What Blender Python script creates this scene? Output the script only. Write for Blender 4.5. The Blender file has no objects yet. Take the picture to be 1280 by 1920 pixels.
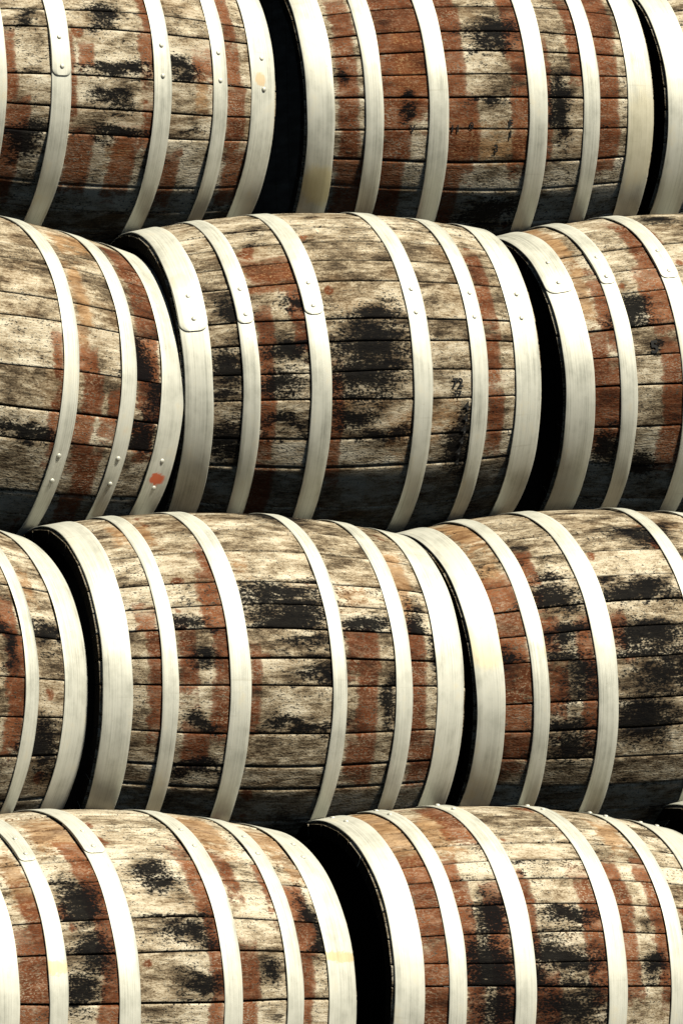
import bpy, bmesh, math, random
from mathutils import Vector, Matrix

# ------------------------------------------------------------------ camera, sky, sun, exposure
scene = bpy.context.scene
COL = scene.collection

cam_data = bpy.data.cameras.new("camera")
cam = bpy.data.objects.new("camera", cam_data)
COL.objects.link(cam)
cam_data.sensor_fit = 'HORIZONTAL'
cam_data.sensor_width = 36.0
cam_data.lens = 8126.87 / 1280.0 * 36.0
cam_data.clip_start = 0.1
cam_data.clip_end = 400.0
_r = Vector((0.88394177, -0.46733398, 0.01568093))
_u = Vector((-0.00148566, 0.03072805, 0.99952668))
_f = Vector((0.46759463, 0.88354668, -0.02646751))
M = Matrix.Identity(4)
for k in range(3):
    M[k][0], M[k][1], M[k][2] = _r[k], _u[k], -_f[k]
    M[k][3] = (-4.19643, -8.08365, 1.52496)[k]
cam.matrix_world = M
scene.camera = cam

SUN_TO = Vector((0.30, -0.56, 0.84)).normalized()      # towards the sun
world = bpy.data.worlds.new("World")
scene.world = world
world.use_nodes = True
wn = world.node_tree
bg = wn.nodes["Background"]
sky = wn.nodes.new("ShaderNodeTexSky")
sky.sky_type = 'NISHITA'
sky.sun_disc = False
sky.altitude = 3000.0
sky.dust_density = 0.1
sky.air_density = 0.4
sky.sun_elevation = math.asin(SUN_TO.z)
sky.sun_rotation = math.atan2(SUN_TO.x, SUN_TO.y)
wb = wn.nodes.new("ShaderNodeMix")                     # the camera's warm white balance
wb.data_type = 'RGBA'; wb.blend_type = 'MULTIPLY'
wb.inputs[0].default_value = 1.0
wb.inputs[7].default_value = (1.0, 0.88, 0.68, 1.0)
wn.links.new(sky.outputs[0], wb.inputs[6])
wn.links.new(wb.outputs[2], bg.inputs[0])
bg.inputs[1].default_value = 0.05

sun_data = bpy.data.lights.new("sun", 'SUN')
sun_data.energy = 5.0
sun_data.angle = math.radians(6.0)
sun_data.color = (1.0, 0.94, 0.79)
sun = bpy.data.objects.new("sun", sun_data)
COL.objects.link(sun)
sun.rotation_euler = SUN_TO.to_track_quat('Z', 'Y').to_euler()
sun.location = (4, -6, 8)

vs = scene.view_settings
vs.view_transform = 'Standard'
vs.look = 'None'
vs.gamma = 1.0
vs.use_curve_mapping = False
vs.exposure = 0.48

scene.cycles.max_bounces = 3
scene.cycles.diffuse_bounces = 0
scene.cycles.glossy_bounces = 2

# ------------------------------------------------------------------ sizes (metres) and what the photograph shows of each cask
RB, RE, L = 0.360, 0.3198, 0.7944        # bilge radius, end radius, length
CHIME = 0.004                            # stave ends stand this far beyond the end hoops
MEAN_EDGES = [-0.3972, -0.3341, -0.2762, -0.2413, -0.1399, -0.0967, 0.0814, 0.1205, 0.2219, 0.2585, 0.3223, 0.3972]
# per cask: centre, turn, slope, hoop edges; then (along axis, round the girth, half sizes) of old red paint,
# tan stain and black mould; stave joints and rivet angles in radians
CASKS = {
'A1': {'c': [-0.4696, 0.3465, 2.1451], 'yaw': 0.0281, 'tilt': -0.0036, 'e': [-0.3972, -0.3341, -0.2762, -0.2424, -0.1469, -0.104, 0.0852, 0.1257, 0.2283, 0.2642, 0.3255, 0.3877], 'red': [[-0.232, 0.033, 0.01, 0.068], [-0.218, -0.135, 0.0199, 0.09], [0.083, 0.166, 0.0119, 0.039], [0.076, 0.07, 0.0119, 0.029], [0.079, -0.067, 0.0119, 0.028], [-0.099, 0.034, 0.004, 0.072], [-0.064, -0.153, 0.0239, 0.056], [0.036, -0.148, 0.0238, 0.057], [0.151, -0.191, 0.0159, 0.038], [0.209, 0.072, 0.0178, 0.014], [0.28, 0.178, 0.0099, 0.059], [0.282, 0.073, 0.0159, 0.033], [0.288, -0.04, 0.0179, 0.05], [0.314, -0.175, 0.0238, 0.059], [-0.062, 0.07, 0.0099, 0.014]], 'tan': [[0.022, -0.121, 0.0258, 0.022], [0.203, 0.011, 0.0119, 0.034]], 'mould': [[-0.195, 0.144, 0.02, 0.014], [-0.016, 0.166, 0.028, 0.025], [-0.008, -0.018, 0.036, 0.018], [0.0, -0.076, 0.056, 0.018], [0.024, 0.04, 0.06, 0.014], [0.167, 0.061, 0.032, 0.025], [0.163, -0.072, 0.024, 0.011], [-0.179, -0.097, 0.032, 0.047]], 'joints': [-0.57, -0.26, -0.11, 0.07, 0.36, 0.47], 'riv': {'2': [0.29, 0.12, 1], '3': [0.28, 0.1, -1], '4': [0.27, 0.1, -1], '5': [0.27, 0.07, -1]}},
'A2': {'c': [0.4656, 0.3401, 2.155], 'yaw': -0.1275, 'tilt': 0.042, 'e': [-0.4055, -0.3466, -0.2815, -0.2423, -0.1426, -0.0986, 0.0868, 0.1317, 0.2208, 0.2602, 0.332, 0.3968], 'red': [[-0.316, 0.058, 0.0139, 0.182], [-0.215, 0.003, 0.0238, 0.257], [-0.165, 0.185, 0.0258, 0.07], [-0.161, 0.056, 0.0179, 0.059], [-0.083, -0.014, 0.0198, 0.265], [-0.066, -0.061, 0.0298, 0.058], [0.073, 0.189, 0.0218, 0.063], [0.072, 0.095, 0.0159, 0.023], [0.072, -0.051, 0.0159, 0.069], [0.125, -0.003, 0.0099, 0.118], [0.212, 0.147, 0.0139, 0.068], [0.284, 0.225, 0.0218, 0.049], [0.276, 0.024, 0.0259, 0.152], [-0.292, -0.192, 0.0297, 0.069]], 'tan': [[0.002, -0.09, 0.0854, 0.029], [-0.181, 0.094, 0.0298, 0.074]], 'mould': [[0.012, 0.137, 0.04, 0.018], [0.008, 0.176, 0.052, 0.04], [0.163, -0.004, 0.02, 0.072], [-0.187, -0.004, 0.012, 0.014], [0.0, 0.007, 0.032, 0.011], [-0.33, 0.072, 0.012, 0.025], [0.04, -0.248, 0.052, 0.025]], 'joints': [-0.52, -0.34, 0.05, 0.19, 0.33], 'riv': {}},
'A3': {'c': [1.3169, 0.3454, 2.1566], 'yaw': -0.0552, 'tilt': 0.0059, 'e': [-0.3963, -0.3341, -0.2762, -0.2413, -0.1399, -0.0967, 0.0814, 0.1205, 0.2219, 0.2585, 0.3223, 0.3972], 'red': [], 'tan': [], 'mould': [], 'riv': {}},
'B1': {'c': [-0.8437, 0.0045, 1.5305], 'yaw': 0.1098, 'tilt': -0.0887, 'e': [-0.3972, -0.3341, -0.2762, -0.2413, -0.1399, -0.0967, 0.0846, 0.1206, 0.2234, 0.2602, 0.3254, 0.3858], 'red': [[0.081, -0.013, 0.006, 0.107], [0.151, -0.02, 0.0199, 0.106], [0.173, -0.188, 0.0218, 0.064], [0.31, 0.326, 0.0318, 0.077], [0.3, 0.205, 0.0298, 0.041], [0.294, 0.068, 0.0278, 0.069], [0.302, -0.052, 0.0199, 0.052], [0.21, -0.032, 0.0159, 0.022]], 'tan': [[0.181, 0.399, 0.0417, 0.039], [0.139, 0.197, 0.0159, 0.096]], 'mould': [[0.29, 0.043, 0.024, 0.101], [0.032, -0.086, 0.072, 0.014], [0.31, -0.068, 0.024, 0.047]], 'joints': [-0.27, -0.1, 0.13, 0.41], 'riv': {'3': [-0.34, -0.49, -1], '4': [-0.33, -0.49, -1], '5': [-0.33, -0.51, -1]}},
'B2': {'c': [0.0, -0.0, 1.55], 'yaw': -0.1004, 'tilt': 0.0364, 'e': [-0.395, -0.3378, -0.2785, -0.2432, -0.1372, -0.0941, 0.0867, 0.128, 0.2203, 0.257, 0.3241, 0.3857], 'red': [[-0.226, 0.008, 0.0119, 0.138], [-0.149, 0.155, 0.0139, 0.061], [-0.193, 0.259, 0.0457, 0.027], [-0.081, -0.075, 0.01, 0.102], [0.272, 0.267, 0.0139, 0.048], [0.27, 0.178, 0.0159, 0.04], [0.274, 0.055, 0.0119, 0.035], [0.28, -0.081, 0.0139, 0.054], [-0.226, -0.236, 0.0199, 0.058]], 'tan': [[-0.187, 0.258, 0.0596, 0.026], [-0.073, 0.009, 0.0179, 0.027], [0.071, -0.099, 0.0358, 0.034], [0.161, -0.068, 0.0298, 0.022]], 'mould': [[-0.29, 0.176, 0.032, 0.025], [-0.302, 0.054, 0.028, 0.047], [-0.31, -0.014, 0.024, 0.014], [-0.302, -0.119, 0.032, 0.05], [-0.179, 0.079, 0.04, 0.029], [-0.187, 0.007, 0.044, 0.022], [-0.195, -0.086, 0.044, 0.014], [-0.008, 0.09, 0.075, 0.054], [-0.012, 0.025, 0.072, 0.04], [0.024, -0.101, 0.048, 0.018], [-0.048, -0.05, 0.044, 0.029], [0.203, -0.13, 0.024, 0.076], [0.016, 0.158, 0.044, 0.022], [-0.143, 0.176, 0.032, 0.018]], 'joints': [-0.48, -0.3, -0.08, 0.08, 0.25, 0.39, 0.63, 0.97], 'riv': {'0': [0.6, 0.44, 1], '1': [0.61, 0.44, 1], '2': [0.62, 0.47, 1], '3': [0.57, 0.42, -1], '4': [0.56, 0.4, -1], '5': [0.58, 0.41, -1]}},
'B3': {'c': [0.8606, -0.0055, 1.5764], 'yaw': -0.0622, 'tilt': 0.0648, 'e': [-0.3961, -0.3341, -0.2762, -0.2402, -0.1371, -0.0967, 0.0814, 0.1205, 0.2219, 0.2585, 0.3223, 0.3972], 'red': [[-0.28, 0.167, 0.0099, 0.067], [-0.29, -0.031, 0.0159, 0.06], [-0.32, -0.013, 0.0179, 0.117], [-0.133, 0.366, 0.0338, 0.093], [-0.155, 0.192, 0.0278, 0.053], [-0.157, -0.051, 0.0218, 0.118]], 'tan': [[-0.328, 0.434, 0.0258, 0.122], [-0.314, 0.231, 0.0159, 0.076]], 'mould': [[-0.206, 0.169, 0.036, 0.032], [-0.195, 0.076, 0.016, 0.011], [-0.218, -0.184, 0.032, 0.032], [-0.298, -0.13, 0.016, 0.04], [-0.044, 0.479, 0.036, 0.036]], 'joints': [-0.51, 0.0, 0.18, 0.36], 'riv': {'0': [0.92, 0.73, 1], '1': [0.89, 0.72, 1], '2': [0.88, 0.71, 1]}},
'C1': {'c': [-1.207, -0.3452, 0.9466], 'yaw': 0.1484, 'tilt': -0.0625, 'e': [-0.3972, -0.3341, -0.2762, -0.2413, -0.1399, -0.0967, 0.0814, 0.1205, 0.2294, 0.2605, 0.3256, 0.3853], 'red': [[0.205, 0.121, 0.0178, 0.081], [0.21, -0.022, 0.0159, 0.062]], 'tan': [[0.262, 0.262, 0.0278, 0.028]], 'mould': [[0.183, 0.133, 0.016, 0.054], [0.294, 0.144, 0.036, 0.036], [0.278, -0.076, 0.036, 0.058]], 'joints': [0.17, 0.41, 0.72], 'riv': {}},
'C2': {'c': [-0.3666, -0.3357, 0.9308], 'yaw': -0.0349, 'tilt': -0.0194, 'e': [-0.3864, -0.3301, -0.2716, -0.2408, -0.137, -0.095, 0.0782, 0.1098, 0.2206, 0.2582, 0.3176, 0.3825], 'red': [[-0.286, 0.095, 0.0119, 0.072], [-0.284, 0.002, 0.0099, 0.043], [-0.222, 0.094, 0.012, 0.059], [-0.141, 0.299, 0.0099, 0.041], [-0.149, 0.152, 0.0179, 0.107], [-0.157, -0.013, 0.0139, 0.036], [-0.087, 0.077, 0.004, 0.018], [-0.089, -0.007, 0.0059, 0.011], [0.145, 0.115, 0.0298, 0.016], [0.153, 0.009, 0.0179, 0.068], [0.145, -0.099, 0.0258, 0.029], [0.266, 0.036, 0.0159, 0.112], [0.29, -0.118, 0.0199, 0.03], [-0.205, -0.089, 0.0218, 0.028]], 'tan': [[-0.076, 0.295, 0.0119, 0.018], [0.155, 0.229, 0.0318, 0.016], [0.272, 0.275, 0.0219, 0.089], [-0.262, 0.43, 0.0398, 0.049]], 'mould': [[-0.191, 0.173, 0.028, 0.018], [-0.206, 0.086, 0.024, 0.022], [-0.206, -0.029, 0.028, 0.018], [0.016, 0.23, 0.072, 0.025], [0.02, 0.176, 0.071, 0.029], [0.012, 0.119, 0.056, 0.014], [0.02, 0.065, 0.052, 0.022], [-0.004, -0.04, 0.072, 0.014], [-0.206, -0.14, 0.052, 0.018], [0.191, 0.166, 0.048, 0.018], [0.195, 0.025, 0.016, 0.054], [0.068, 0.511, 0.06, 0.047], [0.302, 0.14, 0.016, 0.072]], 'joints': [-0.48, -0.34, -0.15, 0.11, 0.26, 0.42, 0.56, 0.71, 0.94], 'riv': {}},
'C3': {'c': [0.4489, -0.3492, 0.9388], 'yaw': -0.0363, 'tilt': 0.0346, 'e': [-0.3956, -0.3368, -0.2785, -0.244, -0.139, -0.0943, 0.0865, 0.1205, 0.2219, 0.2585, 0.3223, 0.3972], 'red': [[-0.306, 0.222, 0.0278, 0.041], [-0.316, 0.041, 0.0298, 0.104], [-0.314, -0.093, 0.0238, 0.03], [-0.23, 0.302, 0.0119, 0.023], [-0.228, 0.148, 0.0139, 0.024], [-0.228, 0.024, 0.0139, 0.033], [-0.155, 0.038, 0.0119, 0.104], [-0.091, 0.126, 0.0238, 0.011]], 'tan': [[-0.306, 0.481, 0.0278, 0.096], [-0.312, 0.304, 0.0258, 0.041], [-0.236, 0.245, 0.01, 0.034]], 'mould': [[-0.187, 0.23, 0.044, 0.029], [-0.195, 0.144, 0.036, 0.04], [-0.195, 0.043, 0.04, 0.054], [-0.008, 0.216, 0.075, 0.025], [0.0, 0.122, 0.071, 0.032], [-0.008, 0.047, 0.079, 0.05], [-0.044, -0.05, 0.076, 0.043], [-0.206, -0.086, 0.048, 0.05], [0.052, 0.385, 0.068, 0.029]], 'joints': [-0.36, -0.18, -0.02, 0.22, 0.39, 0.55, 0.72, 0.92], 'riv': {}},
'D1': {'c': [-0.7947, -0.6756, 0.3793], 'yaw': 0.077, 'tilt': -0.0471, 'e': [-0.3972, -0.3303, -0.2736, -0.2386, -0.1393, -0.096, 0.0787, 0.1198, 0.2204, 0.2577, 0.3196, 0.3878], 'red': [[-0.284, 0.129, 0.0139, 0.121], [-0.314, 0.079, 0.0119, 0.072], [-0.145, 0.294, 0.0258, 0.066], [-0.153, 0.118, 0.0179, 0.111], [-0.123, 0.127, 0.0079, 0.102], [0.072, 0.283, 0.0159, 0.058], [0.066, 0.103, 0.01, 0.1], [0.145, 0.297, 0.01, 0.034], [0.228, 0.271, 0.0099, 0.039], [0.278, 0.203, 0.0199, 0.058], [0.268, 0.066, 0.0099, 0.068], [0.135, 0.061, 0.0159, 0.059]], 'tan': [[-0.29, 0.317, 0.0199, 0.065], [-0.169, 0.427, 0.0457, 0.065], [0.153, 0.454, 0.0457, 0.092], [0.308, 0.431, 0.0456, 0.06], [0.31, 0.331, 0.0159, 0.04]], 'mould': [[-0.187, 0.241, 0.032, 0.043], [-0.195, 0.137, 0.032, 0.061], [-0.226, 0.065, 0.032, 0.036], [0.016, 0.212, 0.048, 0.011], [0.008, 0.173, 0.056, 0.025], [0.016, 0.083, 0.04, 0.025], [-0.004, 0.299, 0.032, 0.025], [0.171, 0.101, 0.024, 0.029], [0.306, 0.18, 0.016, 0.068]], 'joints': [0.12, 0.38, 0.56, 0.79, 0.94, 1.24], 'riv': {'1': [1.15, 1.01, 1], '2': [1.17, 1.03, 1], '3': [1.2, 1.04, -1], '4': [1.19, 1.02, -1], '5': [1.2, 1.06, -1]}},
'D2': {'c': [0.0562, -0.6851, 0.3616], 'yaw': -0.0009, 'tilt': -0.0449, 'e': [-0.3803, -0.323, -0.2735, -0.2386, -0.1397, -0.0948, 0.0649, 0.1076, 0.2124, 0.25, 0.3085, 0.3972], 'red': [[-0.298, 0.244, 0.0358, 0.084], [-0.298, 0.042, 0.0238, 0.064], [-0.226, 0.214, 0.0119, 0.09], [-0.224, 0.051, 0.01, 0.073], [-0.161, 0.102, 0.0139, 0.121], [-0.155, 0.477, 0.0278, 0.063], [-0.099, 0.184, 0.0159, 0.072], [-0.073, 0.015, 0.0218, 0.035], [0.048, 0.147, 0.0159, 0.096], [0.119, 0.247, 0.0199, 0.037], [0.119, 0.142, 0.0159, 0.092], [0.203, 0.241, 0.0119, 0.05], [0.205, 0.121, 0.01, 0.07]], 'tan': [[-0.304, 0.464, 0.0456, 0.136], [-0.207, 0.427, 0.0318, 0.08], [0.079, 0.45, 0.0158, 0.04], [0.183, 0.415, 0.0278, 0.066], [-0.01, 0.192, 0.0139, 0.017]], 'mould': [[-0.008, 0.313, 0.044, 0.014], [0.0, 0.187, 0.048, 0.018], [-0.028, 0.112, 0.072, 0.029], [-0.032, 0.011, 0.083, 0.047], [-0.187, 0.072, 0.044, 0.061], [0.179, 0.083, 0.024, 0.025], [-0.171, 0.198, 0.028, 0.043], [-0.099, 0.072, 0.024, 0.032], [-0.187, 0.0, 0.044, 0.032]], 'joints': [0.14, 0.27, 0.43, 0.6, 0.76, 0.89, 1.03], 'riv': {'0': [1.65, 1.47, -1], '1': [1.64, 1.38, -1], '2': [1.59, 1.39, -1], '4': [1.51, 1.47, -1], '5': [1.56, 1.56, -1]}},
}
CASKS['D2']['riv'] = {str(h): [1.63, 1.46, -1] for h in range(6)}
CASKS['D3'] = {'c': [0.912, -0.665, 0.392], 'yaw': 0.02, 'tilt': 0.01, 'e': MEAN_EDGES, 'red': [], 'tan': [], 'mould': [], 'riv': {}}
STYLE = {   # tone shift towards brown, ambient mould, ambient red, seed
    'A1': (0.30, 0.10, 0.00), 'A2': (0.35, 0.08, 0.06), 'A3': (0.2, 0.0, 0.0),
    'B1': (0.35, 0.00, 0.00), 'B2': (0.55, 0.14, 0.00), 'B3': (0.15, 0.04, 0.02),
    'C1': (0.40, 0.08, 0.00), 'C2': (0.0, 0.06, 0.02), 'C3': (0.35, 0.30, 0.03),
    'D1': (-0.15, 0.03, 0.02), 'D2': (-0.10, 0.10, 0.06), 'D3': (0.3, 0.0, 0.0)}
LABELS = {
    'A1': 'weathered oak cask in the top row at left, black blotches beside riveted hoops',
    'A2': 'oak cask in the middle of the top row, heavily stained rust red between hoops',
    'A3': 'cask cut off by the top right corner, only its pale end hoop showing',
    'B1': 'grey oak cask at the left of the second row, orange daub on its end hoop',
    'B2': 'oak cask in the middle of the second row with a big black mould patch',
    'B3': 'oak cask at the right of the second row, lapped hoop ends and broad red stripe',
    'C1': 'cask at the left edge of the third row, only its right end in view',
    'C2': 'pale oak cask in the middle of the third row with broken brown paint stripes',
    'C3': 'oak cask at the right of the third row, blackened belly and yellow stained end hoop',
    'D1': 'pale oak cask at the left of the bottom row with lapped riveted hoops on top',
    'D2': 'oak cask at the right of the bottom row with black head and red striped belly',
    'D3': 'cask behind the bottom right corner, only the top of its dark head rim showing'}

def rad(x):
    return RB - (RB - RE) * (2 * x / L) ** 2

# ------------------------------------------------------------------ materials
class NT:
    """small helper around a node tree"""
    def __init__(self, tree):
        self.t = tree
    def put(self, sock, v):
        if v is None:
            return
        if isinstance(v, bpy.types.NodeSocket):
            self.t.links.new(v, sock)
        else:
            sock.default_value = v
    def math(self, op, a, b=None, c=None, clamp=False):
        n = self.t.nodes.new("ShaderNodeMath"); n.operation = op; n.use_clamp = clamp
        self.put(n.inputs[0], a); self.put(n.inputs[1], b); self.put(n.inputs[2], c)
        return n.outputs[0]
    def vec(self, op, a, b=None):
        n = self.t.nodes.new("ShaderNodeVectorMath"); n.operation = op
        self.put(n.inputs[0], a); self.put(n.inputs[1], b)
        return n.outputs[1] if op in ('LENGTH', 'DOT_PRODUCT', 'DISTANCE') else n.outputs[0]
    def xyz(self, x=0.0, y=0.0, z=0.0):
        n = self.t.nodes.new("ShaderNodeCombineXYZ")
        for i, v in enumerate((x, y, z)):
            self.put(n.inputs[i], v)
        return n.outputs[0]
    def sep(self, v):
        n = self.t.nodes.new("ShaderNodeSeparateXYZ"); self.put(n.inputs[0], v)
        return n.outputs
    def noise(self, v, scale=1.0, detail=3.0, rough=0.55, dist=0.0):
        n = self.t.nodes.new("ShaderNodeTexNoise")
        self.put(n.inputs["Vector"], v)
        n.inputs["Scale"].default_value = scale; n.inputs["Detail"].default_value = detail
        n.inputs["Roughness"].default_value = rough; n.inputs["Distortion"].default_value = dist
        return n.outputs[0]
    def step(self, v, a, b, lo=0.0, hi=1.0):
        n = self.t.nodes.new("ShaderNodeMapRange"); n.interpolation_type = 'SMOOTHSTEP'
        for i, q in enumerate((v, a, b, lo, hi)):
            self.put(n.inputs[i], q)
        return n.outputs[0]
    def lin(self, v, a, b, lo=0.0, hi=1.0):
        n = self.t.nodes.new("ShaderNodeMapRange")
        for i, q in enumerate((v, a, b, lo, hi)):
            self.put(n.inputs[i], q)
        return n.outputs[0]
    def mix(self, f, a, b, mode='MIX'):
        n = self.t.nodes.new("ShaderNodeMix"); n.data_type = 'RGBA'; n.blend_type = mode
        self.put(n.inputs[0], f)
        for s, v in ((n.inputs[6], a), (n.inputs[7], b)):
            if isinstance(v, tuple) and len(v) == 3:
                v = (*v, 1.0)
            self.put(s, v)
        return n.outputs[2]
    def ramp(self, f, stops):
        n = self.t.nodes.new("ShaderNodeValToRGB"); e = n.color_ramp.elements
        while len(e) < len(stops):
            e.new(0.5)
        for i, (p, c) in enumerate(stops):
            e[i].position = p; e[i].color = (*c, 1.0)
        self.put(n.inputs[0], f)
        return n.outputs[0]
    def attr(self, name):
        n = self.t.nodes.new("ShaderNodeAttribute"); n.attribute_name = name
        return n.outputs["Fac"]
    def group(self, g, *vals):
        n = self.t.nodes.new("ShaderNodeGroup"); n.node_tree = g
        for s, v in zip(n.inputs, vals):
            self.put(s, v)
        return n.outputs[0]

def make_group(name, build, extra=()):
    g = bpy.data.node_groups.new(name, 'ShaderNodeTree')
    for nm in ("P", "C", "H"):
        g.interface.new_socket(nm, in_out='INPUT', socket_type='NodeSocketVector')
    g.interface.new_socket("mask", in_out='OUTPUT', socket_type='NodeSocketFloat')
    gi = g.nodes.new("NodeGroupInput"); go = g.nodes.new("NodeGroupOutput")
    t = NT(g)
    g.links.new(build(t, gi.outputs), go.inputs[0])
    return g

def _blob(t, i):
    return t.vec('LENGTH', t.vec('DIVIDE', t.vec('SUBTRACT', i[0], i[1]), i[2]))

def _box(t, i):
    q = t.sep(t.vec('SUBTRACT', t.vec('ABSOLUTE', t.vec('SUBTRACT', i[0], i[1])), i[2]))
    return t.math('MAXIMUM', q[0], q[1])

BLOB = make_group("blob_mask", _blob)
BOX = make_group("band_mask", _box)

def new_mat(name):
    m = bpy.data.materials.new(name); m.use_nodes = True
    return m, NT(m.node_tree), m.node_tree.nodes["Principled BSDF"]

def girth_coords(t):
    """axial and girth position in metres on the cask this piece belongs to"""
    tc = t.t.nodes.new("ShaderNodeTexCoord")
    o = t.sep(tc.outputs["Object"])
    ang = t.math('ARCTAN2', o[2], t.math('MULTIPLY', o[1], -1.0))
    return o[0], t.math('MULTIPLY', ang, RB), tc.outputs["Object"]

def wood_mat(key, seed):
    d = CASKS[key]; brown, amb_m, amb_r = STYLE[key]
    m, t, b = new_mat("weathered_oak_" + key.lower())
    u, v, ob = girth_coords(t)
    sv = t.attr("stave_tone"); sw = t.attr("stave_across")
    off = t.math('MULTIPLY', sv, 37.0)
    def run(su, sv_, z):                      # noise space stretched along the stave
        return t.vec('MULTIPLY', t.xyz(u, v, z), (su, sv_, 1.0))
    def offz(k):
        return t.math('ADD', off, seed * k)
    gfine = t.noise(run(34.0, 190.0, offz(3.1)), 1.0, 3.0, 0.65, 0.3)
    gmid = t.noise(run(17.0, 52.0, offz(5.7)), 1.0, 4.0, 0.68, 0.5)
    patch = t.noise(run(10.0, 18.0, offz(1.9)), 1.0, 3.0, 0.6)
    speck = t.noise(run(170.0, 300.0, offz(1.0)), 1.0, 2.0, 0.65)
    blot = t.noise(run(40.0, 72.0, offz(2.3)), 1.0, 5.0, 0.75, 0.3)
    low = t.noise(run(8.0, 11.0, offz(4.4)), 1.0, 2.0)
    # bare weathered oak
    tone = t.math('MULTIPLY_ADD', gmid, 0.62, t.math('MULTIPLY', gfine, 0.38))
    tone = t.math('MULTIPLY_ADD', t.math('SUBTRACT', patch, 0.5), 0.75, tone)
    tone = t.math('MULTIPLY_ADD', t.math('SUBTRACT', sv, 0.45 + 0.45 * brown), 0.17, tone)
    tone = t.math('MULTIPLY_ADD', t.math('SUBTRACT', speck, 0.5), 0.62, tone)
    bare = t.ramp(tone, [(0.20, (0.028, 0.020, 0.013)), (0.33, (0.115, 0.084, 0.052)), (0.425, (0.27, 0.212, 0.138)),
                         (0.525, (0.47, 0.397, 0.283)), (0.67, (0.68, 0.61, 0.475))])
    warm = t.step(low, 0.50, 0.72)
    bare = t.mix(t.math('MULTIPLY', warm, 0.22 + 0.35 * max(brown, 0.0)), bare, (0.22, 0.130, 0.062))
    # dark pores and specks, thicker where the wood is worn
    sp = t.math('MULTIPLY_ADD', t.math('SUBTRACT', blot, 0.5), 0.55, speck)
    spm = t.step(t.math('MULTIPLY_ADD', t.math('SUBTRACT', low, 0.5), -0.35, sp), 0.545, 0.68)
    bare = t.mix(t.math('MULTIPLY', spm, 0.88), bare, (0.026, 0.019, 0.013))
    # drying cracks along the grain
    ck = t.noise(run(7.0, 75.0, offz(8.8)), 1.0, 2.0, 0.5, 0.2)
    ckm = t.math('MULTIPLY', t.step(t.math('ABSOLUTE', t.math('SUBTRACT', ck, 0.47)), 0.016, 0.003), t.step(patch, 0.56, 0.42))
    bare = t.mix(t.math('MULTIPLY', ckm, 0.85), bare, (0.022, 0.015, 0.010))
    # ragged edges for stains and paint; the run differs from stave to stave
    wu = t.math('MULTIPLY', t.math('SUBTRACT', blot, 0.5), 0.012)
    su = t.math('MULTIPLY_ADD', t.math('SUBTRACT', sv, 0.5), 0.016, u)
    pu = t.math('ADD', su, wu)
    pv = t.math('MULTIPLY_ADD', t.math('SUBTRACT', low, 0.5), 0.10, v)
    pv = t.math('MULTIPLY_ADD', t.math('SUBTRACT', blot, 0.5), 0.05, pv)
    Pw = t.xyz(pu, pv, 0.0)
    Pb = t.xyz(pu, t.math('MULTIPLY', pv, 0.25), 0.0)
    chip = t.math('MULTIPLY_ADD', blot, 0.65, t.math('MULTIPLY', speck, 0.35))
    chipc = t.math('SUBTRACT', chip, 0.5)
    def boxes(lst):
        r = None
        for (cu, cv, hu, hv) in lst:
            q = t.group(BOX, Pb, (cu, cv * 0.25, 0.0), (hu, hv * 0.25, 1.0))
            r = q if r is None else t.math('MINIMUM', r, q)
        return r
    # tan stain
    if d.get('tan'):
        k = t.step(t.math('MULTIPLY_ADD', chipc, -0.085, boxes(d['tan'])), 0.006, -0.008)
        bare = t.mix(t.math('MULTIPLY', k, 0.8), bare, t.ramp(gmid, [(0.35, (0.15, 0.070, 0.028)), (0.65, (0.43, 0.255, 0.120))]))
    # remains of red paint, chipped and worn through
    e = d['e']
    bands = [(e[3] + 0.018, 0.0, 0.016, 9.0), (e[5] + 0.018, 0.0, 0.015, 9.0), (e[6] - 0.014, 0.0, 0.013, 9.0), (e[9] + 0.020, 0.0, 0.018, 9.0)]
    bd = t.math('MULTIPLY_ADD', t.step(low, 0.74, 0.52), 0.045, boxes(bands))
    rd = t.math('MINIMUM', bd, boxes(d['red'])) if d.get('red') else bd
    rd = t.math('SUBTRACT', rd, 0.0055 + 0.05 * amb_r)
    wear = t.math('MULTIPLY_ADD', chipc, -0.040, t.math('MULTIPLY_ADD', t.math('SUBTRACT', gmid, 0.5), -0.024, rd))
    rk = t.math('MULTIPLY', t.step(wear, 0.003, -0.002), t.step(sp, 0.66, 0.55, 0.12, 1.0))
    redc = t.ramp(t.math('MULTIPLY_ADD', gmid, 0.4, t.math('MULTIPLY_ADD', patch, 0.35, t.math('MULTIPLY_ADD', speck, 0.25, t.math('MULTIPLY', t.math('SUBTRACT', sv, 0.5), 0.14)))),
                  [(0.34, (0.036, 0.012, 0.006)), (0.48, (0.135, 0.041, 0.015)), (0.64, (0.25, 0.092, 0.035))])
    thin = t.step(wear, -0.001, -0.008, 0.80, 0.97)                    # paint thinner towards its edges
    thin = t.math('MULTIPLY', thin, t.lin(blot, 0.34, 0.50, 0.78, 1.0))
    col = t.mix(t.math('MULTIPLY', rk, thin), bare, redc)
    # black mould: blotches broken up by the grain, shifted from stave to stave
    mu = t.math('MULTIPLY_ADD', t.math('SUBTRACT', patch, 0.5), 0.06, t.math('MULTIPLY_ADD', t.math('SUBTRACT', sv, 0.5), 0.035, pu))
    Pm = t.xyz(mu, t.math('MULTIPLY_ADD', t.math('SUBTRACT', gmid, 0.5), 0.06, pv), 0.0)
    ml = None
    for (cu, cv, hu, hv) in d.get('mould', []):
        q = t.group(BLOB, Pm, (cu, cv, 0.0), (hu * 1.15, hv, 1.0))
        ml = q if ml is None else t.math('MINIMUM', ml, q)
    amb = t.math('MULTIPLY', t.step(patch, 0.52, 0.28), 0.22 + 2.0 * amb_m)
    mm = amb
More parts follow.
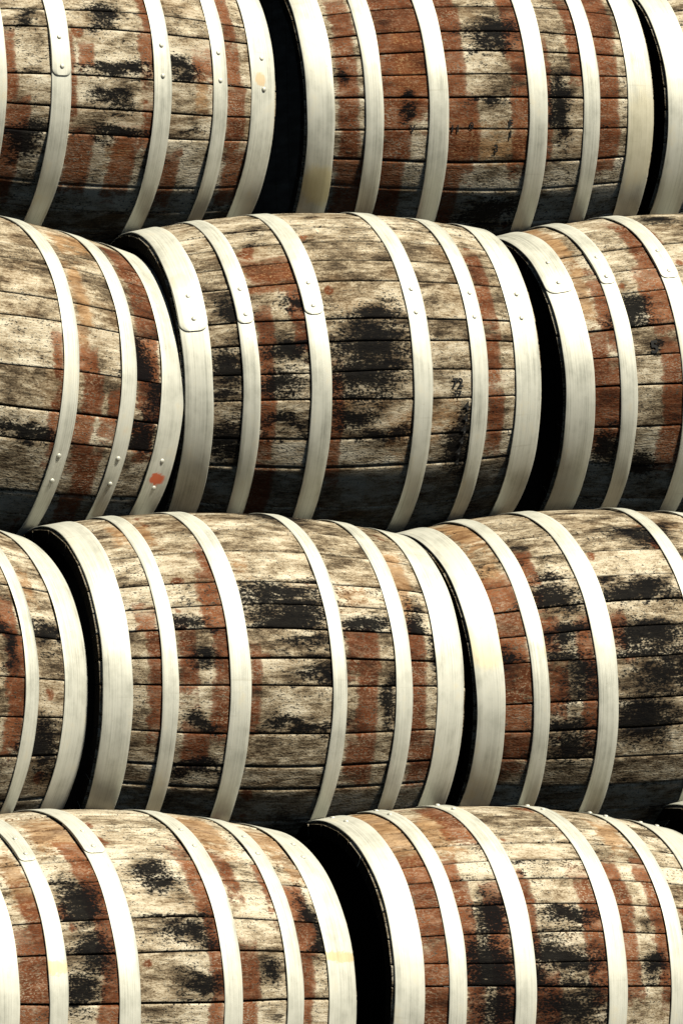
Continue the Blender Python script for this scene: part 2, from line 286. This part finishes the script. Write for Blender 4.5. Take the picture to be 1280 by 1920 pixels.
    if ml is not None:
        mm = t.math('MAXIMUM', amb, t.lin(ml, 0.2, 2.1, 1.20, 0.0))
    mm = t.math('MULTIPLY_ADD', t.step(sw, 0.45, 0.0), 0.16, mm)         # grime holds on the lower half of a stave
    br = t.math('MULTIPLY_ADD', t.math('SUBTRACT', blot, 0.5), 1.3, t.math('MULTIPLY', t.math('SUBTRACT', speck, 0.5), 2.8))
    br = t.math('MULTIPLY_ADD', t.math('SUBTRACT', sv, 0.5), 0.35, br)
    br = t.math('MULTIPLY_ADD', t.math('SUBTRACT', gfine, 0.5), -0.8, br)
    mk = t.step(t.math('MULTIPLY_ADD', t.math('SUBTRACT', mm, 0.55), 1.3, br), -0.32, 0.52)
    col = t.mix(t.math('MULTIPLY', mk, 0.985), col, (0.003, 0.003, 0.0035))
    t.put(b.inputs["Base Color"], col)
    b.inputs["Roughness"].default_value = 0.8
    b.inputs["Specular IOR Level"].default_value = 0.06
    h = t.math('MULTIPLY_ADD', gfine, 0.8, t.math('MULTIPLY', speck, 0.7))
    bp = t.t.nodes.new("ShaderNodeBump"); bp.inputs["Strength"].default_value = 0.6; bp.inputs["Distance"].default_value = 0.0025
    t.put(bp.inputs["Height"], h); t.t.links.new(bp.outputs[0], b.inputs["Normal"])
    return m

SPOTS = {   # marks on hoops: (along, girth, half sizes, colour)
    'B1': [((0.3535, -0.162), (0.020, 0.013), (0.75, 0.13, 0.03), 0.9)],
    'C3': [((-0.366, 0.125), (0.045, 0.050), (0.80, 0.64, 0.30), 0.38), ((-0.225, 0.10), (0.03, 0.02), (0.72, 0.58, 0.30), 0.5)],
    'A1': [((0.3495, 0.047), (0.012, 0.014), (0.72, 0.45, 0.16), 0.55)],
    'D1': [((-0.262, 0.112), (0.05, 0.012), (0.75, 0.55, 0.22), 0.55), ((0.3575, 0.13), (0.06, 0.010), (0.72, 0.52, 0.2), 0.6)],
    'A2': [((-0.37, -0.19), (0.04, 0.05), (0.62, 0.50, 0.18), 0.5), ((0.37, -0.08), (0.05, 0.12), (0.70, 0.58, 0.30), 0.35)],
    'B2': [((-0.375, 0.26), (0.02, 0.02), (0.72, 0.52, 0.35), 0.35)]}

def hoop_mat(key, seed):
    m, t, b = new_mat("galvanised_steel_" + key.lower())
    u, v, ob = girth_coords(t)
    streak = t.noise(t.xyz(t.math('MULTIPLY', u, 420.0), t.math('MULTIPLY', v, 3.0), seed * 3.3), 1.0, 3.0, 0.6)
    cloud = t.noise(t.xyz(t.math('MULTIPLY', u, 22.0), t.math('MULTIPLY', v, 14.0), seed * 1.3), 1.0, 5.0, 0.62)
    seam = t.noise(t.xyz(t.math('MULTIPLY', u, 4.0), t.math('MULTIPLY', v, 70.0), seed * 6.1), 1.0, 3.0, 0.6)
    col = t.ramp(t.math('ADD', t.math('MULTIPLY', streak, 0.45), t.math('MULTIPLY', cloud, 0.55)),
                 [(0.30, (0.39, 0.392, 0.335)), (0.42, (0.58, 0.578, 0.495)), (0.52, (0.70, 0.695, 0.605)), (0.68, (0.78, 0.776, 0.69))])
    st = t.step(cloud, 0.56, 0.74)
    col = t.mix(t.math('MULTIPLY', st, 0.28), col, (0.66, 0.53, 0.27))
    col = t.mix(t.math('MULTIPLY', t.step(seam, 0.66, 0.74), 0.25), col, (0.40, 0.37, 0.28))
    dots = t.noise(t.xyz(t.math('MULTIPLY', u, 130.0), t.math('MULTIPLY', v, 130.0), seed * 8.1), 1.0, 2.0)
    col = t.mix(t.math('MULTIPLY', t.step(dots, 0.74, 0.80), 0.5), col, (0.30, 0.22, 0.13))
    Pw = t.xyz(t.math('ADD', u, t.math('MULTIPLY', t.math('SUBTRACT', cloud, 0.5), 0.02)),
               t.math('ADD', v, t.math('MULTIPLY', t.math('SUBTRACT', dots, 0.5), 0.02)), 0.0)
    for (c, h, colr, amt) in SPOTS.get(key, []):
        q = t.lin(t.group(BLOB, Pw, (c[0], c[1], 0.0), (h[0], h[1], 1.0)), 0.35, 1.45, 1.0, 0.0)
        col = t.mix(t.math('MULTIPLY', t.step(t.math('ADD', q, t.math('SUBTRACT', cloud, 0.5)), 0.15, 0.6), amt), col, colr)
    t.put(b.inputs["Base Color"], col)
    b.inputs["Metallic"].default_value = 0.38
    t.put(b.inputs["Roughness"], t.lin(t.math('ADD', cloud, streak), 0.7, 1.3, 0.50, 0.66))
    bp = t.t.nodes.new("ShaderNodeBump"); bp.inputs["Strength"].default_value = 0.12; bp.inputs["Distance"].default_value = 0.001
    t.put(bp.inputs["Height"], t.math('ADD', streak, cloud)); t.t.links.new(bp.outputs[0], b.inputs["Normal"])
    return m

def plain_mat(name, c0, c1, rough, scale=(40.0, 40.0, 40.0), bump=0.2, spec=0.3):
    m, t, b = new_mat(name)
    tc = t.t.nodes.new("ShaderNodeTexCoord")
    b.inputs['Specular IOR Level'].default_value = spec
    n = t.noise(t.vec('MULTIPLY', tc.outputs["Object"], scale), 1.0, 5.0, 0.65)
    t.put(b.inputs["Base Color"], t.ramp(n, [(0.35, c0), (0.68, c1)]))
    t.put(b.inputs["Roughness"], t.lin(n, 0.3, 0.7, rough - 0.08, rough + 0.1))
    bp = t.t.nodes.new("ShaderNodeBump"); bp.inputs["Strength"].default_value = bump; bp.inputs["Distance"].default_value = 0.003
    t.put(bp.inputs["Height"], n); t.t.links.new(bp.outputs[0], b.inputs["Normal"])
    return m

HEAD = plain_mat("black_painted_head", (0.0015, 0.0015, 0.0015), (0.004, 0.0038, 0.0036), 0.45, (30.0, 8.0, 60.0), 0.2, 0.008)
CHIME_MAT = plain_mat("black_painted_stave_end", (0.004, 0.004, 0.004), (0.022, 0.018, 0.014), 0.8, (160.0, 160.0, 160.0), 0.4, 0.02)
INK = plain_mat("black_stencil_ink", (0.006, 0.006, 0.006), (0.02, 0.02, 0.02), 0.8)
GROUND = plain_mat("gravel_yard", (0.035, 0.033, 0.030), (0.10, 0.095, 0.085), 0.9, (25.0, 25.0, 25.0), 0.8)

# ------------------------------------------------------------------ ground
def link(name, me, parent=None):
    o = bpy.data.objects.new(name, me); COL.objects.link(o)
    if parent is not None:
        o.parent = parent
    return o

gm = bpy.data.meshes.new("ground")
gm.from_pydata([(-60, -60, 0), (60, -60, 0), (60, 60, 0), (-60, 60, 0)], [], [(0, 1, 2, 3)])
gm.materials.append(GROUND)
ground = link("ground", gm); ground["kind"] = "structure"

# ------------------------------------------------------------------ cask pieces, all in the cask's own axes: x along, -y front, z up
def polar(x, r, th):
    return (x, -r * math.cos(th), r * math.sin(th))

NX = 16
def stave_mesh(tha, thb, wa, wb, dr, tone, mats, xlo, xhi, ga, gb):
    """one stave: bulged outer face, eased edges, joints left open"""
    verts, faces, across = [], [], []
    th = 0.026
    for j in range(NX + 1):
        x = xlo + (xhi - xlo) * j / NX
        r = rad(x)
        ro = r + dr + 0.0006
        if j in (0, NX):
            ro -= 0.003
        a = tha + wa(x); b_ = thb + wb(x)
        c = 0.0024 / RB; f2 = 0.006 / RB
        mid = (a + b_) / 2
        hf = (b_ - a) / 2
        sag = 0.55 * r * (1 - math.cos(hf))          # staves are worked rather flat across
        prof = [(a + ga + 0.001, r - th), (a + ga, ro - 0.0035), (a + ga + c * 0.45, ro - 0.0010), (a + ga + c, ro - 0.0002), (a + ga + f2, ro), (a + hf * 0.5, ro - sag * 0.72), (mid, ro - sag + 0.0002),
                (b_ - hf * 0.5, ro - sag * 0.72), (b_ - gb - f2, ro), (b_ - gb - c, ro - 0.0002), (b_ - gb - c * 0.45, ro - 0.0010), (b_ - gb, ro - 0.0035), (b_ - gb - 0.001, r - th)]
        for (t, rr) in prof:
            verts.append(polar(x, rr, t)); across.append((t - a) / (b_ - a))
    n = 13
    for j in range(NX):
        for i in range(n):
            i2 = (i + 1) % n
            faces.append((j * n + i, (j + 1) * n + i, (j + 1) * n + i2, j * n + i2))
    caps = len(faces)
    faces.append(tuple(range(n))); faces.append(tuple(reversed([NX * n + i for i in range(n)])))
    me = bpy.data.meshes.new("stave")
    me.from_pydata(verts, [], faces)
    me.materials.append(mats[0]); me.materials.append(mats[1])
    for i, p in enumerate(me.polygons):
        p.use_smooth = i < caps and (i % n) not in (0, 11, 12)
        if i >= caps or (i % n) == n - 1:
            p.material_index = 1
    at = me.attributes.new("stave_tone", 'FLOAT', 'POINT')
    at.data.foreach_set("value", [tone] * len(verts))
    at = me.attributes.new("stave_across", 'FLOAT', 'POINT')
    at.data.foreach_set("value", across)
    me.validate()
    bm = bmesh.new(); bm.from_mesh(me); bmesh.ops.recalc_face_normals(bm, faces=bm.faces); bm.to_mesh(me); bm.free()
    return me

HT = 0.0021        # hoop steel thickness
HL = 0.0014        # clearance over the staves
def hoop_mesh(xa, xb, tht, direction, rng, mat, lap=0.30):
    """a flat steel strip bent once round and lapped; its outer end is rounded at angle tht"""
    n = 132
    total = 2 * math.pi + lap
    ts = [0.0, 0.002, 0.005, 0.010, 0.016, 0.024, 0.034, 0.046, 0.06]
    ts += [0.06 + (total - 0.06) * (k + 1) / n for k in range(n)]
    w = (xb - xa) / 2; xm = (xa + xb) / 2
    rc = (0.62 if direction > 0 else 0.3) * w
    ra, rb_ = rad(xa), rad(xb)
    ph = rng.uniform(0, 6.28)
    top = HT + 0.0002 if direction > 0 else 0.0004
    verts, faces = [], []
    for s in ts:
        d = s * rad(xm)
        hw = w if d >= rc else w - rc + math.sqrt(max(0.0, rc * rc - (rc - d) ** 2))
        lift = top if s < lap * 1.05 else max(0.0, top * (1 - (s - lap * 1.05) / 0.35))
        th = tht + direction * s
        wob = 0.0007 * math.sin(3 * th + ph) + 0.0004 * math.sin(7 * th + 2 * ph)
        for (k, hgt) in ((-1, 0.0), (-1, HT * 0.75), (-0.955, HT), (-0.5, HT), (0.5, HT), (0.955, HT), (1, HT * 0.75), (1, 0.0)):
            x = xm + k * hw + 0.0007 * math.sin(5 * th + 3 * ph + k) + 0.0004 * math.sin(13 * th + ph - k)
            r0 = ra + (rb_ - ra) * (x - xa) / (xb - xa)
            # the strip is a cone that touches at the bilge side; the barrel curves away under the other edge
            verts.append(polar(x, r0 + HL + hgt + lift + wob, th))
    m = 8
    for j in range(len(ts) - 1):
        for i in range(m):
            i2 = (i + 1) % m
            faces.append((j * m + i, (j + 1) * m + i, (j + 1) * m + i2, j * m + i2))
    faces.append(tuple(range(m))); faces.append(tuple((len(ts) - 1) * m + i for i in reversed(range(m))))
    me = bpy.data.meshes.new("hoop"); me.from_pydata(verts, [], faces); me.materials.append(mat)
    bm = bmesh.new(); bm.from_mesh(me); bmesh.ops.recalc_face_normals(bm, faces=bm.faces); bm.to_mesh(me); bm.free()
    for i, p in enumerate(me.polygons):
        p.use_smooth = i < (len(ts) - 1) * m and (i % m) in (1, 2, 3, 4, 5)
    return me

def rivet_mesh(x, th, r, mat):
    e1 = Vector((1, 0, 0)); nrm = Vector((0, -math.cos(th), math.sin(th))); e2 = nrm.cross(e1)
    c = Vector(polar(x, r, th)); verts = []; faces = []
    rings = [(0.0052, -0.001), (0.0050, 0.0008), (0.0040, 0.0020), (0.0022, 0.0027)]
    k = 10
    for (q, h) in rings:
        for i in range(k):
            a = 2 * math.pi * i / k
            verts.append(c + e1 * (q * math.cos(a)) + e2 * (q * math.sin(a)) + nrm * h)
    verts.append(c + nrm * 0.0029)
    for j in range(len(rings) - 1):
        for i in range(k):
            faces.append((j * k + i, j * k + (i + 1) % k, (j + 1) * k + (i + 1) % k, (j + 1) * k + i))
    top = len(verts) - 1
    for i in range(k):
        faces.append(((len(rings) - 1) * k + i, (len(rings) - 1) * k + (i + 1) % k, top))
    me = bpy.data.meshes.new("rivet"); me.from_pydata([tuple(q) for q in verts], [], faces); me.materials.append(mat)
    bm = bmesh.new(); bm.from_mesh(me); bmesh.ops.recalc_face_normals(bm, faces=bm.faces); bm.to_mesh(me); bm.free()
    for p in me.polygons:
        p.use_smooth = True
    return me

def head_boards(side):
    """the boards of one head, chamfered towards the rim"""
    R = RE - 0.023; x0 = 0.0; out = []
    cuts = [-1.0, -0.72, -0.42, -0.13, 0.16, 0.44, 0.73, 1.0]
    for a, b_ in zip(cuts[:-1], cuts[1:]):
        ya, yb = a * R + 0.0008, b_ * R - 0.0008
        ya = max(ya, -R + 0.004); yb = min(yb, R - 0.004)
        pts = []
        m = 7
        for i in range(m):
            y = ya + (yb - ya) * i / (m - 1); pts.append((y, math.sqrt(max(1e-6, R * R - y * y))))
        loop = pts + [(y, -z) for (y, z) in reversed(pts)]
        k = len(loop)
        verts = [(x0, y * 0.985, z * 0.985) for (y, z) in loop] + [(x0 - side * 0.006, y, z) for (y, z) in loop] + [(x0 - side * 0.022, y, z) for (y, z) in loop]
        faces = [tuple(range(k)), tuple(reversed(range(2 * k, 3 * k)))]
        for j in (0, 1):
            for i in range(k):
                i2 = (i + 1) % k
                faces.append((j * k + i, j * k + i2, (j + 1) * k + i2, (j + 1) * k + i))
        me = bpy.data.meshes.new("head_board"); me.from_pydata(verts, [], faces); me.materials.append(HEAD)
        bm = bmesh.new(); bm.from_mesh(me); bmesh.ops.recalc_face_normals(bm, faces=bm.faces); bm.to_mesh(me); bm.free()
        out.append(me)
    return out

HEAD_BOARDS = (head_boards(-1), head_boards(1))

MARKS = {   # stencilled characters: text, along, girth, height
    'B2': [('72', 0.186, 0.001, 0.018), ('77', 0.186, -0.022, 0.012), ('4', 0.207, -0.048, 0.017), ('4', 0.206, -0.074, 0.015), ('4', 0.204, -0.099, 0.016), ('4', 0.201, -0.123, 0.015), ('4', 0.197, -0.147, 0.016), ('4', 0.198, -0.172, 0.015)],
    'A2': [('F', 0.044, -0.040, 0.016), ('I', 0.044, -0.063, 0.016), ('3', 0.012, -0.094, 0.016), ('V', -0.179, -0.050, 0.014), ('I', -0.090, -0.050, 0.014), ('I', -0.078, -0.050, 0.014), ('0', -0.047, -0.044, 0.014)],
    'B3': [('5', -0.194, 0.079, 0.026)]}

def stencil_mesh(text, cu, cv, height):
    cu_d = bpy.data.curves.new("stencil", 'FONT'); cu_d.body = text; cu_d.size = height * 1.42
    cu_d.align_x = 'CENTER'; cu_d.align_y = 'CENTER'; cu_d.resolution_u = 3; cu_d.offset = height * 0.05
    o = bpy.data.objects.new("stencil_curve", cu_d); COL.objects.link(o)
    dg = bpy.context.evaluated_depsgraph_get()
    me = bpy.data.meshes.new_from_object(o.evaluated_get(dg))
    bpy.data.objects.remove(o); bpy.data.curves.remove(cu_d)
    me.name = "stencil_mark"
    for vtx in me.vertices:
        x = cu + vtx.co.x; th = (cv + vtx.co.y) / RB
        vtx.co = polar(x, rad(x) + 0.0026, th)
    me.materials.clear(); me.materials.append(INK)
    return me

def stave_edges(joints, rng):
    """joint angles all the way round, through those the photograph shows"""
    js = sorted(joints) if joints else [rng.uniform(-0.1, 0.1)]
    full = [js[0]]
    for q in js[1:]:
        gap = q - full[-1]
        if gap > 0.33:
            full.append(full[-1] + gap * rng.uniform(0.42, 0.58))
        full.append(q)
    a, end = full[-1], full[0] + 2 * math.pi
    while end - a > 0.34:
        a += rng.choice((0.14, 0.17, 0.19, 0.22, 0.25, 0.28)) * rng.uniform(0.95, 1.05)
        if end - a < 0.12:
            break
        full.append(a)
    return full + [end]

def wobble(rng):
    p1, p2 = rng.uniform(0, 6.28), rng.uniform(0, 6.28); k1, k2 = rng.uniform(4, 8), rng.uniform(12, 22)
    A = 0.0017 / RB
    return lambda x: A * math.sin(k1 * x + p1) + 0.45 * A * math.sin(k2 * x + p2)

def build_cask(key, seed):
    d = CASKS[key]; rng = random.Random(900 + seed * 17)
    root = bpy.data.objects.new("oak_cask", None); COL.objects.link(root)
    root.empty_display_size = 0.1
    ya, ti = d['yaw'], d['tilt']
    ax = Vector((math.cos(ya) * math.cos(ti), math.sin(ya) * math.cos(ti), math.sin(ti)))
    yy = Vector((0, 0, 1)).cross(ax).normalized(); zz = ax.cross(yy)
    MW = Matrix.Identity(4)
    for k in range(3):
        MW[k][0], MW[k][1], MW[k][2], MW[k][3] = ax[k], yy[k], zz[k], d['c'][k]
    root.matrix_world = MW
    root["label"] = LABELS[key]; root["category"] = "cask"; root["group"] = "casks stacked in rows"
    wm = wood_mat(key, seed); hm = hoop_mat(key, seed)
    e = list(d['e'])
    lo, hi = e[0], e[11]
    ed = stave_edges(d.get('joints'), rng)
    wob = [wobble(rng) for _ in ed]; wob[-1] = wob[0]
    gaps = [rng.choice((0.0003, 0.0004, 0.0006, 0.0009, 0.0014)) / RB for _ in ed]; gaps[-1] = gaps[0]
    for i in range(len(ed) - 1):
        link("stave", stave_mesh(ed[i], ed[i + 1], wob[i], wob[i + 1], rng.uniform(-0.0011, 0.0008), rng.random(), (wm, CHIME_MAT), lo - CHIME, hi + CHIME, gaps[i], gaps[i + 1]), root)
    base = rng.uniform(2.6, 3.6)
    for h in range(6):
        xa, xb = e[2 * h], e[2 * h + 1]
        rv = d['riv'].get(str(h))
        if rv:
            r_hi, r_lo, direction = max(rv[:2]), min(rv[:2]), rv[2]
            dth = 0.022 / rad(xa) if h in (0, 5) else 0.016 / rad(xa)
            tht = r_lo - dth * 1.15 if direction > 0 else base + rng.uniform(-0.1, 0.1)
            ho = link("hoop", hoop_mesh(xa, xb, tht, direction, rng, hm), root)
            xm = (xa + xb) / 2
            for th in (r_hi, r_lo):
                link("rivet", rivet_mesh(xm + rng.uniform(-0.002, 0.002), th, rad(xm) + HL + HT + (HT if direction > 0 else 0.0003), hm), ho)
        else:
            link("hoop", hoop_mesh(xa, xb, base + rng.uniform(-0.1, 0.1), 1, rng, hm), root)
    for side, x in ((0, lo + 0.028), (1, hi - 0.028)):
        for me in HEAD_BOARDS[side]:
            link("head_board", me, root).location = (x, 0, 0)
    for mk in MARKS.get(key, []):
        link("stencil_mark", stencil_mesh(*mk), root)
    return root

for n, key in enumerate(CASKS):
    build_cask(key, n + 1)
